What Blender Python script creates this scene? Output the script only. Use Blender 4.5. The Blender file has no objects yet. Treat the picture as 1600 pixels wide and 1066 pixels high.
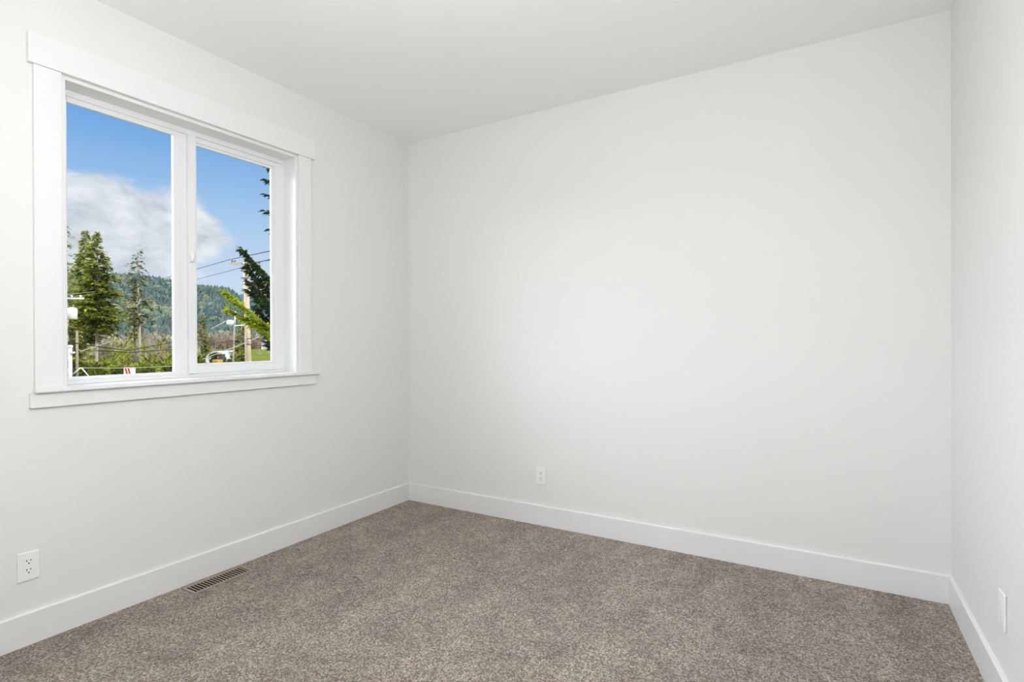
import bpy, math, random
from mathutils import Vector, Matrix, Euler
R = math.radians
SC = bpy.context.scene
COL = SC.collection

# ------------------------------------------------------------------ camera
FPX = 842.2
CAM = Vector((2.8019, -3.1707, 1.2257))
YAW, PITCH, ROLL = 0.5335, -0.0018, -0.0035
F_ = Vector((-math.sin(YAW) * math.cos(PITCH), math.cos(YAW) * math.cos(PITCH), math.sin(PITCH)))
R0 = Vector((math.cos(YAW), math.sin(YAW), 0))
U0 = R0.cross(F_)
R_ = math.cos(ROLL) * R0 + math.sin(ROLL) * U0
U_ = -math.sin(ROLL) * R0 + math.cos(ROLL) * U0
cam = bpy.data.objects.new('camera', bpy.data.cameras.new('camera'))
COL.objects.link(cam)
m3 = Matrix((R_, U_, -F_)).transposed()
cam.matrix_world = Matrix.Translation(CAM) @ m3.to_4x4()
cam.data.sensor_width = 36
cam.data.lens = FPX / 1600 * 36
cam.data.clip_start, cam.data.clip_end = 0.02, 6000
SC.camera = cam


def at(px, py, d):
    """world point seen at pixel (px, py) of the 1600x1066 photograph, d metres ahead"""
    return CAM + d * (F_ + (px - 800) / FPX * R_ + (533 - py) / FPX * U_)


def azel(px, py):
    v = (at(px, py, 1) - CAM).normalized()
    return math.atan2(v.y, v.x), math.asin(v.z)


# ------------------------------------------------------------------ exposure and light settings
SC.view_settings.view_transform = 'Standard'
SC.view_settings.look = 'None'
SC.view_settings.exposure = 0.0
SC.view_settings.gamma = 1.0
SC.view_settings.use_curve_mapping = False
SC.cycles.use_denoising = True
SC.cycles.max_bounces = 14
SC.cycles.diffuse_bounces = 10
SC.cycles.transparent_max_bounces = 16
SC.cycles.sample_clamp_indirect = 8
SUN_STRENGTH = 4.6
SKY_FILL = 10.5  # strength of the added sky light out of view
LAMP_GLOW = 77.0
SKY_GAIN = 1.0

# ------------------------------------------------------------------ sky
world = bpy.data.worlds.new('sky')
SC.world = world
world.use_nodes = True
NT = world.node_tree
NT.nodes.clear()


class NB:
    """small node-graph builder"""

    def __init__(self, nt):
        self.nt = nt

    def n(self, t, **kw):
        x = self.nt.nodes.new(t)
        for k, v in kw.items():
            setattr(x, k, v)
        return x

    def put(self, sock, v):
        if hasattr(v, 'is_output'):
            self.nt.links.new(v, sock)
        else:
            sock.default_value = v

    def m(self, op, a, b=None, c=None, clamp=False):
        x = self.n('ShaderNodeMath', operation=op, use_clamp=clamp)
        self.put(x.inputs[0], a)
        if b is not None:
            self.put(x.inputs[1], b)
        if c is not None:
            self.put(x.inputs[2], c)
        return x.outputs[0]

    def mix(self, fac, a, b, blend='MIX'):
        x = self.n('ShaderNodeMix', data_type='RGBA', blend_type=blend)
        self.put(x.inputs[0], fac)
        self.put(x.inputs[6], a)
        self.put(x.inputs[7], b)
        return x.outputs[2]

    def smooth(self, v, lo, hi):
        x = self.n('ShaderNodeMapRange', interpolation_type='SMOOTHSTEP')
        self.put(x.inputs[0], v)
        x.inputs[1].default_value, x.inputs[2].default_value = lo, hi
        x.inputs[3].default_value, x.inputs[4].default_value = 0, 1
        return x.outputs[0]

    def noise(self, vec, scale, detail=4, rough=0.55, dist=0.0, out=0):
        x = self.n('ShaderNodeTexNoise')
        if vec is not None:
            self.put(x.inputs['Vector'], vec)
        x.inputs['Scale'].default_value = scale
        x.inputs['Detail'].default_value = detail
        x.inputs['Roughness'].default_value = rough
        x.inputs['Distortion'].default_value = dist
        return x.outputs[out]

    def ramp(self, fac, stops):
        x = self.n('ShaderNodeValToRGB')
        el = x.color_ramp.elements
        while len(el) < len(stops):
            el.new(0.5)
        for e, (p, c) in zip(el, stops):
            e.position = p
            e.color = (*c, 1) if len(c) == 3 else c
        self.put(x.inputs[0], fac)
        return x.outputs[0]


def rgb(r, g, b):
    """sRGB 0-255 to linear"""
    def l(c):
        c /= 255
        return c / 12.92 if c <= 0.04045 else ((c + 0.055) / 1.055) ** 2.4
    return (l(r), l(g), l(b))


def rgba(r, g, b):
    return (*rgb(r, g, b), 1)


w = NB(NT)
tc = w.n('ShaderNodeTexCoord').outputs['Generated']
nrm = w.n('ShaderNodeVectorMath', operation='NORMALIZE')
NT.links.new(tc, nrm.inputs[0])
D = nrm.outputs[0]
sep = w.n('ShaderNodeSeparateXYZ')
NT.links.new(D, sep.inputs[0])
DX, DY, DZ = sep.outputs
AZ = w.m('ARCTAN2', DY, DX)
EL = w.m('ARCSINE', DZ)
comb = w.n('ShaderNodeCombineXYZ')
NT.links.new(AZ, comb.inputs[0])
NT.links.new(w.m('MULTIPLY', EL, 1.7), comb.inputs[1])
SV = comb.outputs[0]


def blob(px, py, sx, sy, amp):
    a, e = azel(px, py)
    a1, _ = azel(px + sx, py)
    _, e1 = azel(px, py - sy)
    sa, se = abs(a1 - a), abs(e1 - e)
    da = w.m('DIVIDE', w.m('SUBTRACT', AZ, a), sa)
    de = w.m('DIVIDE', w.m('SUBTRACT', EL, e), se)
    q = w.m('ADD', w.m('MULTIPLY', da, da), w.m('MULTIPLY', de, de))
    return w.m('MULTIPLY', w.m('EXPONENT', w.m('MULTIPLY', q, -1.0)), amp)


dens = w.m('MULTIPLY', w.noise(SV, 9, 8, 0.58, 0.3), 0.95)
for b in ((120, 320, 90, 62, 0.60), (215, 345, 85, 60, 0.62), (295, 350, 42, 52, 0.50), (200, 410, 130, 40, 0.4),
          (375, 380, 75, 34, 0.36), (230, 175, 110, 70, -0.35), (395, 300, 50, 70, -0.25)):
    dens = w.m('ADD', dens, blob(*b))
cover = w.smooth(dens, 0.74, 1.0)
blue = w.ramp(w.m('MULTIPLY', EL, 1.6), [(0.0, rgb(210, 226, 246)), (0.17, rgb(203, 222, 246)), (0.33, rgb(168, 204, 242)),
                                        (0.52, rgb(116, 172, 233)), (0.8, rgb(84, 148, 224)), (1.0, rgb(70, 130, 212))])
shade = w.noise(SV, 16, 6, 0.6, 0.4)
cl = w.ramp(shade, [(0.32, rgb(196, 204, 218)), (0.5, rgb(222, 228, 238)), (0.66, rgb(243, 246, 250))])
skycol = w.mix(cover, blue, cl)
below = w.smooth(DZ, -0.06, 0.0)
skycol = w.mix(below, rgba(120, 125, 110), skycol)
# added bright sky lobe out of view and bright zenith, lighting the room
Ld = Vector((-0.87, -0.45, 0.24)).normalized()
dot = w.n('ShaderNodeVectorMath', operation='DOT_PRODUCT')
NT.links.new(D, dot.inputs[0])
dot.inputs[1].default_value = Ld
lobe = w.m('MULTIPLY', w.smooth(dot.outputs['Value'], 0.72, 0.90), SKY_FILL)
lobe = w.m('MULTIPLY', lobe, w.smooth(DZ, -0.02, 0.1))
zen = w.m('MULTIPLY', w.smooth(DZ, 0.62, 0.9), SKY_FILL * 0.25)
lobe = w.m('ADD', lobe, zen)
lv = w.n('ShaderNodeVectorMath', operation='SCALE')
lv.inputs[0].default_value = (0.90, 0.97, 1.08)
NT.links.new(lobe, lv.inputs['Scale'])
tot = w.mix(1.0, skycol, lv.outputs[0], 'ADD')
bg = w.n('ShaderNodeBackground')
NT.links.new(tot, bg.inputs[0])
bg.inputs[1].default_value = SKY_GAIN
NT.links.new(bg.outputs[0], w.n('ShaderNodeOutputWorld').inputs[0])

sun_data = bpy.data.lights.new('sun', 'SUN')
sun_data.energy = SUN_STRENGTH
sun_data.angle = R(0.6)
sun_data.color = (1.0, 0.95, 0.86)
sun = bpy.data.objects.new('sun', sun_data)
COL.objects.link(sun)
sun.rotation_euler = Vector((0.85, 0.12, 0.58)).to_track_quat('Z', 'Y').to_euler()

portal_data = bpy.data.lights.new('window_portal', 'AREA')
portal_data.shape = 'RECTANGLE'
portal_data.size, portal_data.size_y = 1.30, 1.14
portal_data.cycles.is_portal = True
portal = bpy.data.objects.new('window_portal', portal_data)
COL.objects.link(portal)
portal.location = (-0.118, -1.5875, 1.69)
portal.rotation_euler = Vector((-1, 0, 0)).to_track_quat('Z', 'Y').to_euler()

# ------------------------------------------------------------------ materials
MATS = {}


def principled(name):
    m = bpy.data.materials.new(name)
    m.use_nodes = True
    nt = m.node_tree
    return m, NB(nt), nt.nodes['Principled BSDF']


def mat(name, col, rough=0.6, var=0.04, vscale=6, bump=0.0, bscale=200, metal=0.0, spec=0.5):
    """paint, plastic or metal with a slight procedural variation and optional grain"""
    m, b, p = principled(name)
    oc = b.n('ShaderNodeTexCoord').outputs['Object']
    f = b.noise(oc, vscale, 3)
    lo = tuple(c * (1 - var) for c in col) + (1,)
    hi = tuple(min(1, c * (1 + var)) for c in col) + (1,)
    b.put(p.inputs['Base Color'], b.mix(f, lo, hi))
    p.inputs['Roughness'].default_value = rough
    p.inputs['Metallic'].default_value = metal
    p.inputs['Specular IOR Level'].default_value = spec
    if bump:
        bn = b.n('ShaderNodeBump')
        bn.inputs['Strength'].default_value = bump
        bn.inputs['Distance'].default_value = 0.002
        b.put(bn.inputs['Height'], b.noise(oc, bscale, 2))
        b.put(p.inputs['Normal'], bn.outputs[0])
    MATS[name] = m
    return m


mat('wall_paint', (0.745, 0.745, 0.733), 0.75, 0.008, 1.5, 0.12, 130, spec=0.25)
mat('ceiling_paint', (0.90, 0.90, 0.895), 0.85, 0.008, 1.2, 0.15, 110, spec=0.2)
mat('trim_paint', (0.768, 0.77, 0.773), 0.35, 0.01, 3)
mat('vinyl', (0.77, 0.775, 0.785), 0.3, 0.01, 4)
mat('white_plastic', (0.83, 0.83, 0.82), 0.3, 0.01, 8)
mat('slot_dark', (0.02, 0.02, 0.02), 0.6)
mat('screw', (0.60, 0.60, 0.58), 0.35)
mat('register_metal', rgb(156, 142, 128), 0.45, 0.05, 20, spec=0.5)
mat('register_dark', (0.012, 0.011, 0.010), 0.9, spec=0.0)
mat('outside_wall', (0.45, 0.45, 0.44), 0.8)
mat('black_cable', (0.03, 0.03, 0.032), 0.6, spec=0.08)
mat('grey_cable', (0.035, 0.04, 0.045), 0.6, spec=0.08)
mat('pale_cable', (0.50, 0.48, 0.40), 0.5, spec=0.08)
mat('pole_wood', (0.54, 0.41, 0.30), 0.85, 0.25, 3, 0.4, 25, spec=0.08)
mat('old_wood', (0.30, 0.25, 0.18), 0.85, 0.25, 3, spec=0.08)
mat('galvanized', (0.62, 0.64, 0.66), 0.5, 0.05, 2, spec=0.08)
mat('white_enamel', (0.75, 0.76, 0.78), 0.4, 0.03, 2, spec=0.08)
mat('porcelain', (0.20, 0.20, 0.21), 0.3)
mat('red_paint', (0.55, 0.03, 0.04), 0.5)
mat('white_sheet', (0.80, 0.80, 0.78), 0.5, 0.04, 1)
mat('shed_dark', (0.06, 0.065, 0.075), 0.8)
mat('yellow_paint', (0.60, 0.34, 0.05), 0.5, 0.1, 2)
mat('tyre_rubber', (0.02, 0.02, 0.02), 0.8)
mat('cab_glass', (0.08, 0.10, 0.12), 0.15)
mat('bark_pale', (0.46, 0.38, 0.31), 0.9, 0.3, 2, 0.5, 8, spec=0.08)
mat('bark_dark', (0.15, 0.11, 0.08), 0.9, 0.3, 2, 0.5, 8, spec=0.08)
mat('twig', (0.34, 0.29, 0.22), 0.9, 0.2, 1, spec=0.08)
mat('lamp_metal', (0.75, 0.75, 0.75), 0.35)
mat('shed_roof', (0.60, 0.62, 0.66), 0.5)


def emit(name, col, strength):
    m = bpy.data.materials.new(name)
    m.use_nodes = True
    nt = m.node_tree
    nt.nodes.clear()
    b = NB(nt)
    e = b.n('ShaderNodeEmission')
    e.inputs[0].default_value = (*col, 1)
    e.inputs[1].default_value = strength
    nt.links.new(e.outputs[0], b.n('ShaderNodeOutputMaterial').inputs[0])
    MATS[name] = m


emit('lit_glass', (0.985, 0.995, 1.01), LAMP_GLOW)


def glass(name):
    m = bpy.data.materials.new(name)
    m.use_nodes = True
    nt = m.node_tree
    nt.nodes.clear()
    b = NB(nt)
    t = b.n('ShaderNodeBsdfTransparent')
    t.inputs[0].default_value = (0.97, 0.98, 0.975, 1)
    g = b.n('ShaderNodeBsdfGlossy')
    g.inputs['Roughness'].default_value = 0.02
    fr = b.n('ShaderNodeFresnel')
    fr.inputs[0].default_value = 1.25
    mx = b.n('ShaderNodeMixShader')
    b.put(mx.inputs[0], b.m('MULTIPLY', fr.outputs[0], 0.5))
    nt.links.new(t.outputs[0], mx.inputs[1])
    nt.links.new(g.outputs[0], mx.inputs[2])
    nt.links.new(mx.outputs[0], b.n('ShaderNodeOutputMaterial').inputs[0])
    MATS[name] = m


glass('window_glass')


def leaf(name, dark, mid, light, trans=0.35):
    """foliage: every sprig has its own green"""
    m = bpy.data.materials.new(name)
    m.use_nodes = True
    nt = m.node_tree
    nt.nodes.clear()
    b = NB(nt)
    rnd = b.n('ShaderNodeNewGeometry').outputs['Random Per Island']
    c = b.ramp(rnd, [(0.0, dark), (0.5, mid), (1.0, light)])
    d = b.n('ShaderNodeBsdfDiffuse')
    t = b.n('ShaderNodeBsdfTranslucent')
    b.put(d.inputs[0], c)
    b.put(t.inputs[0], c)
    mx = b.n('ShaderNodeMixShader')
    mx.inputs[0].default_value = trans
    nt.links.new(d.outputs[0], mx.inputs[1])
    nt.links.new(t.outputs[0], mx.inputs[2])
    nt.links.new(mx.outputs[0], b.n('ShaderNodeOutputMaterial').inputs[0])
    MATS[name] = m


leaf('fir_green', (0.04, 0.065, 0.012), (0.23, 0.25, 0.03), (0.46, 0.45, 0.07), 0.5)
leaf('sparse_green', (0.06, 0.07, 0.025), (0.13, 0.14, 0.04), (0.21, 0.19, 0.08))
leaf('cedar_green', (0.016, 0.035, 0.012), (0.035, 0.065, 0.016), (0.07, 0.11, 0.025), 0.25)
leaf('cedar_sunlit', (0.18, 0.23, 0.006), (0.36, 0.40, 0.012), (0.52, 0.52, 0.03), 0.5)  # yellower copy of the cedar green, sunlight put into the leaf colour
leaf('bush_green', (0.07, 0.10, 0.015), (0.21, 0.225, 0.03), (0.40, 0.35, 0.05), 0.5)
leaf('dry_brush', (0.12, 0.11, 0.06), (0.27, 0.235, 0.15), (0.44, 0.38, 0.27), 0.3)
leaf('rust_brush', (0.14, 0.07, 0.045), (0.24, 0.13, 0.09), (0.32, 0.19, 0.13), 0.15)
leaf('hill_fir', (0.045, 0.080, 0.075), (0.085, 0.125, 0.112), (0.14, 0.175, 0.14), 0.0)  # blue-green stands in for aerial haze over the hill
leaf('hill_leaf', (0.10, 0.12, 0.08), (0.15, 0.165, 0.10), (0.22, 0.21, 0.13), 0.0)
leaf('far_fir', (0.07, 0.12, 0.13), (0.09, 0.145, 0.155), (0.11, 0.16, 0.17), 0.0)  # bluer still, distance haze put into the colour


def carpet():
    m, b, p = principled('carpet_pile')
    oc = b.n('ShaderNodeTexCoord').outputs['Object']
    vo = b.n('ShaderNodeTexVoronoi')
    b.put(vo.inputs['Vector'], oc)
    vo.inputs['Scale'].default_value = 185
    sepc = b.n('ShaderNodeSeparateColor')
    b.put(sepc.inputs[0], vo.outputs['Color'])
    tuft = b.ramp(sepc.outputs[0], [(0.0, rgb(84, 74, 64)), (0.3, rgb(134, 119, 105)), (0.62, rgb(172, 158, 144)), (1.0, rgb(224, 214, 204))])
    hue = b.ramp(sepc.outputs[1], [(0.0, rgb(148, 130, 106)), (0.5, rgb(160, 144, 128)), (1.0, rgb(160, 150, 147))])
    c = b.mix(0.28, tuft, hue)
    # pile laid in different directions by the vacuum and by feet
    mp = b.n('ShaderNodeMapping')
    b.put(mp.inputs['Vector'], oc)
    mp.inputs['Rotation'].default_value = (0, 0, R(-24))
    mp.inputs['Scale'].default_value = (1.0, 0.28, 1)
    big = b.noise(mp.outputs[0], 3.2, 3, 0.6, 0.6)
    med = b.noise(oc, 7.5, 4, 0.62, 0.8)
    lay = b.m('ADD', b.m('MULTIPLY', big, 0.5), b.m('MULTIPLY', med, 0.5))
    k = b.n('ShaderNodeMapRange')
    b.put(k.inputs[0], lay)
    for i, v in enumerate((0.36, 0.64, 0.64, 1.09)):
        k.inputs[1 + i].default_value = v
    hs = b.n('ShaderNodeHueSaturation')
    b.put(hs.inputs['Value'], k.outputs[0])
    b.put(hs.inputs['Color'], c)
    b.put(p.inputs['Base Color'], hs.outputs[0])
    p.inputs['Roughness'].default_value = 0.95
    p.inputs['Specular IOR Level'].default_value = 0.1
    p.inputs['Sheen Weight'].default_value = 0.15
    bn = b.n('ShaderNodeBump')
    bn.inputs['Strength'].default_value = 0.9
    bn.inputs['Distance'].default_value = 0.006
    h = b.m('ADD', b.m('SUBTRACT', 1.0, b.m('MULTIPLY', vo.outputs['Distance'], 1.0)), b.m('MULTIPLY', b.noise(oc, 420, 2), 0.6))
    b.put(bn.inputs['Height'], h)
    b.put(p.inputs['Normal'], bn.outputs[0])
    MATS['carpet_pile'] = m


carpet()


def ground_mat():
    m, b, p = principled('meadow')
    oc = b.n('ShaderNodeTexCoord').outputs['Object']
    n1 = b.noise(oc, 0.05, 5, 0.6)
    n2 = b.noise(oc, 0.9, 4, 0.6)
    c = b.ramp(n1, [(0.3, (0.085, 0.105, 0.016)), (0.55, (0.13, 0.135, 0.02)), (0.75, (0.17, 0.15, 0.035))])
    c = b.mix(b.m('MULTIPLY', n2, 0.5), c, (0.10, 0.13, 0.03, 1))
    b.put(p.inputs['Base Color'], c)
    p.inputs['Roughness'].default_value = 0.95
    p.inputs['Specular IOR Level'].default_value = 0.0
    MATS['meadow'] = m
    m, b, p = principled('hill_soil')
    oc = b.n('ShaderNodeTexCoord').outputs['Object']
    n1 = b.noise(oc, 0.02, 6, 0.65)
    b.put(p.inputs['Base Color'], b.ramp(n1, [(0.35, (0.035, 0.07, 0.06)), (0.6, (0.07, 0.10, 0.07)), (0.75, (0.16, 0.16, 0.09))]))
    p.inputs['Roughness'].default_value = 1.0
    p.inputs['Specular IOR Level'].default_value = 0.0
    MATS['hill_soil'] = m


ground_mat()


# ------------------------------------------------------------------ mesh helpers
class MB:
    """collects vertices and faces of one part"""

    def __init__(self):
        self.v, self.f, self.s = [], [], []

    def add(self, vs, fs, smooth=False):
        o = len(self.v)
        self.v.extend([tuple(x) for x in vs])
        self.f.extend([tuple(i + o for i in q) for q in fs])
        self.s.extend([smooth] * len(fs))

    def box(self, x0, x1, y0, y1, z0, z1):
        vs = [(x, y, z) for x in (x0, x1) for y in (y0, y1) for z in (z0, z1)]
        self.add(vs, [(0, 1, 3, 2), (4, 6, 7, 5), (0, 4, 5, 1), (2, 3, 7, 6), (0, 2, 6, 4), (1, 5, 7, 3)])

    def tube(self, pts, radii, n=8, cap=True, smooth=True):
        pts = [Vector(p) for p in pts]
        if not hasattr(radii, '__len__'):
            radii = [radii] * len(pts)
        vs, fs = [], []
        ref = None
        for i, p in enumerate(pts):
            d = (pts[min(i + 1, len(pts) - 1)] - pts[max(i - 1, 0)])
            d = d.normalized() if d.length > 1e-9 else Vector((0, 0, 1))
            if ref is None:
                ref = d.orthogonal().normalized()
            ref = (ref - d * ref.dot(d))
            ref = ref.normalized() if ref.length > 1e-6 else d.orthogonal().normalized()
            bt = d.cross(ref)
            for k in range(n):
                a = 2 * math.pi * k / n
                vs.append(p + radii[i] * (math.cos(a) * ref + math.sin(a) * bt))
        for i in range(len(pts) - 1):
            for k in range(n):
                fs.append((i * n + k, i * n + (k + 1) % n, (i + 1) * n + (k + 1) % n, (i + 1) * n + k))
        if cap:
            fs.append(tuple(range(n))[::-1])
            fs.append(tuple((len(pts) - 1) * n + k for k in range(n)))
        self.add(vs, fs, smooth)

    def disc_lathe(self, prof, n=24, c=(0, 0, 0), smooth=True):
        """profile [(r, z)] turned round the vertical axis"""
        vs, fs = [], []
        for r, z in prof:
            for k in range(n):
                a = 2 * math.pi * k / n
                vs.append((c[0] + r * math.cos(a), c[1] + r * math.sin(a), c[2] + z))
        for i in range(len(prof) - 1):
            for k in range(n):
                fs.append((i * n + k, i * n + (k + 1) % n, (i + 1) * n + (k + 1) % n, (i + 1) * n + k))
        fs.append(tuple(range(n))[::-1])
        fs.append(tuple((len(prof) - 1) * n + k for k in range(n)))
        self.add(vs, fs, smooth)

    def prism(self, poly, axis, a0, a1):
        """extrude a 2D outline; axis names the extruded axis"""
        n = len(poly)
        def P(u, v, w_):
            return {'x': (w_, u, v), 'y': (u, w_, v), 'z': (u, v, w_)}[axis]
        vs = [P(u, v, a0) for u, v in poly] + [P(u, v, a1) for u, v in poly]
        fs = [tuple(range(n))[::-1], tuple(range(n, 2 * n))] + [(i, (i + 1) % n, n + (i + 1) % n, n + i) for i in range(n)]
        self.add(vs, fs)

    def sprig(self, p, d, side, wdt, fold=0.15):
        """one leaf spray: a folded lozenge"""
        up = d.cross(side).normalized() * wdt * fold * 2
        self.add([p, p + d * 0.45 + side * wdt - up, p + d, p + d * 0.45 - side * wdt - up], [(0, 1, 2), (0, 2, 3)])

    def build(self, name, material, parent=None, bevel=0.0, seg=2, loc=None):
        me = bpy.data.meshes.new(name)
        me.from_pydata(self.v, [], self.f)
        me.update()
        for p, s in zip(me.polygons, self.s):
            p.use_smooth = s
        o = bpy.data.objects.new(name, me)
        COL.objects.link(o)
        if material:
            me.materials.append(MATS[material])
        if parent is not None:
            o.parent = parent
        if loc is not None:
            o.location = loc
        if bevel:
            md = o.modifiers.new('bevel', 'BEVEL')
            md.width, md.segments, md.limit_method = bevel, seg, 'ANGLE'
            md.harden_normals = False
        # consistent normals
        import bmesh
        bm = bmesh.new()
        bm.from_mesh(me)
        if len(bm.faces) < 3000:
            bmesh.ops.recalc_face_normals(bm, faces=bm.faces)
        bm.to_mesh(me)
        bm.free()
        return o


def empty(name, loc=(0, 0, 0), rotz=0):
    o = bpy.data.objects.new(name, None)
    o.empty_display_size = 0.1
    COL.objects.link(o)
    o.location = loc
    o.rotation_euler = (0, 0, rotz)
    return o


def tag(o, label=None, cat=None, group=None, kind=None):
    if label:
        o['label'] = label
    if cat:
        o['category'] = cat
    if group:
        o['group'] = group
    if kind:
        o['kind'] = kind
    return o


def struct(o):
    o['kind'] = 'structure'
    return o


# ------------------------------------------------------------------ room shell
W, H, FRONT = 3.2824, 2.74, -3.62
T = 0.14
SK = 0.0069                      # the right-hand wall is a touch out of square


def rx(y):
    return W - SK * y


OY0, OY1, OZ0, OZ1 = -2.172, -1.003, 1.017, 2.352      # rough window opening
# carpet only inside the room, slab below
b = MB()
b.add([(-0.02, FRONT - 0.02, 0), (rx(FRONT) + 0.02, FRONT - 0.02, 0), (W + 0.02, 0.02, 0), (-0.02, 0.02, 0),
       (-0.02, FRONT - 0.02, -0.2), (rx(FRONT) + 0.02, FRONT - 0.02, -0.2), (W + 0.02, 0.02, -0.2), (-0.02, 0.02, -0.2)],
      [(0, 1, 2, 3), (7, 6, 5, 4), (0, 4, 5, 1), (1, 5, 6, 2), (2, 6, 7, 3), (3, 7, 4, 0)])
struct(b.build('floor', 'carpet_pile'))
b = MB()
b.box(-T - 0.3, rx(FRONT) + 0.4, FRONT - T - 0.3, T + 0.3, H, H + 0.25)
struct(b.build('ceiling', 'ceiling_paint'))
b = MB()
b.box(-T, 0, FRONT - T, OY0, -0.2, H)
b.box(-T, 0, OY1, T, -0.2, H)
b.box(-T, 0, OY0, OY1, -0.2, OZ0)
b.box(-T, 0, OY0, OY1, OZ1, H)
struct(b.build('wall_left', 'wall_paint'))
b = MB()
b.box(0, W + T, 0, T, -0.2, H)
struct(b.build('wall_back', 'wall_paint'))
b = MB()
b.prism([(rx(0), 0), (rx(FRONT - T), FRONT - T), (rx(FRONT) + T, FRONT - T), (W + T, 0)], 'z', -0.2, H)
struct(b.build('wall_right', 'wall_paint'))
b = MB()
b.box(0, rx(FRONT), FRONT - T, FRONT, -0.2, H)
struct(b.build('wall_front', 'wall_paint'))

# baseboards: flat stock with an eased top edge
BH, BT = 0.131, 0.014


def base_profile(sign=1):
    return [(0, 0), (sign * BT, 0), (sign * BT, BH - 0.004), (sign * (BT - 0.004), BH), (0, BH)]


b = MB()
b.prism([(u, z) for u, z in base_profile()], 'y', FRONT, 0.0)
struct(b.build('baseboard_left', 'trim_paint'))
b = MB()
b.prism([(u, z) for u, z in base_profile(-1)], 'x', BT, W - BT)
struct(b.build('baseboard_back', 'trim_paint'))
b = MB()
pr = base_profile(-1)
vs = [(rx(0) + u, 0, z) for u, z in pr] + [(rx(FRONT) + u, FRONT, z) for u, z in pr]
n = len(pr)
b.add(vs, [tuple(range(n)), tuple(range(n, 2 * n))[::-1]] + [(i, n + i, n + (i + 1) % n, (i + 1) % n) for i in range(n)])
struct(b.build('baseboard_right', 'trim_paint'))
b = MB()
b.prism([(FRONT + u, z) for u, z in base_profile()], 'x', BT, rx(FRONT) - BT)
struct(b.build('baseboard_front', 'trim_paint'))

# ------------------------------------------------------------------ window
win = struct(empty('window_1', (0, -1.5875, 1.035)))


def wpart(name, boxes, material='trim_paint', bevel=0.0015, parent=None):
    """boxes in world coordinates, stored relative to the window's own origin"""
    q = MB()
    ox, oy, oz = (0, -1.5875, 1.035)
    for (x0, x1, y0, y1, z0, z1) in boxes:
        q.box(x0 - ox, x1 - ox, y0 - oy, y1 - oy, z0 - oz, z1 - oz)
    return q.build(name, material, parent or win, bevel)


wpart('header_casing', [(0, 0.026, -2.289, -0.888, 2.358, 2.482)])
wpart('side_casing', [(0, 0.018, -2.270, OY0 - 0.005, 1.035, 2.358)])
wpart('side_casing', [(0, 0.018, OY1 + 0.005, -0.909, 1.035, 2.358)])
wpart('stool', [(-0.105, 0.0, OY0, OY1, 1.017, 1.035), (-0.001, 0.040, -2.275, -0.866, 1.017, 1.035)], bevel=0.003)
wpart('apron', [(0, 0.018, -2.285, -0.881, 0.955, 1.017)])
JT = 0.012
wpart('jamb', [(-0.105, 0.003, OY0 - 0.004, OY0 + JT, 1.035, OZ1)], bevel=0)
wpart('jamb', [(-0.105, 0.003, OY1 - JT, OY1 + 0.004, 1.035, OZ1)], bevel=0)
wpart('head_jamb', [(-0.105, 0.003, OY0 + JT, OY1 - JT, OZ1 - JT, OZ1 + 0.004)], bevel=0)

fy0, fy1, fz0, fz1 = OY0 + 0.002, OY1 - 0.002, 1.035, OZ1 - 0.002
XO, XI = -0.165, -0.105
# vinyl main frame, stepped glazing side on the fixed light
fr = wpart('window_frame', [
    (XO, XI, fy0, fy0 + 0.036, fz0, fz1), (XO, XI, fy1 - 0.018, fy1, fz0, fz1),
    (XO, XI, fy0 + 0.036, fy1 - 0.018, fz0, 1.052), (XO, XI, fy0 + 0.036, fy1 - 0.018, fz1 - 0.036, fz1),
    (XO, XI - 0.012, -1.632, -1.592, 1.052, fz1 - 0.036),           # meeting post
], 'vinyl', 0.0015)
# glazing bead round the fixed light
wpart('glazing_bead', [
    (-0.131, XI - 0.006, fy0 + 0.036, fy0 + 0.056, 1.052, fz1 - 0.036),
    (-0.131, XI - 0.006, -1.664, -1.632, 1.052, fz1 - 0.036),
    (-0.131, XI - 0.006, fy0 + 0.056, -1.664, 1.052, 1.068),
    (-0.131, XI - 0.006, fy0 + 0.056, -1.664, 2.290, fz1 - 0.036)], 'vinyl', 0.002, fr)
wpart('fixed_pane', [(-0.129, -0.125, fy0 + 0.050, -1.650, 1.062, 2.296)], 'window_glass', 0)
sash = wpart('sliding_sash', [
    (XI - 0.030, XI + 0.012, -1.597, -1.560, 1.054, fz1 - 0.038),
    (XI - 0.030, XI, -1.560, -1.549, 1.090, 2.284),
    (XI - 0.030, XI, -1.076, -1.022, 1.054, fz1 - 0.038), (XI - 0.020, XI - 0.006, -1.100, -1.076, 1.090, 2.284),
    (XI - 0.030, XI, -1.560, -1.076, 1.054, 1.092), (XI - 0.020, XI - 0.006, -1.549, -1.100, 1.092, 1.106),
    (XI - 0.030, XI, -1.560, -1.076, 2.284, fz1 - 0.038), (XI - 0.020, XI - 0.006, -1.549, -1.100, 2.270, 2.284)], 'vinyl', 0.002)
wpart('pane', [(-0.123, -0.119, -1.556, -1.086, 1.100, 2.276)], 'window_glass', 0, sash)
# cam latch on the meeting stile
q = MB()
la = Vector((XI + 0.012, -1.580, 1.672)) - Vector((0, -1.5875, 1.035))
q.disc_lathe([(0.013, 0), (0.013, 0.005), (0.008, 0.007)], 12)
for i in range(len(q.v)):
    x, y, z = q.v[i]
    q.v[i] = (la.x + z, la.y + x * 0.9, la.z + y * 2.4)
q.tube([la + Vector((0.004, 0.000, 0.012)), la + Vector((0.016, -0.004, 0.010)), la + Vector((0.019, -0.007, -0.010)), la + Vector((0.014, -0.012, -0.030))],
       [0.006, 0.0075, 0.0075, 0.006], 8)
q.build('latch', 'white_plastic', sash)


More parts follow.
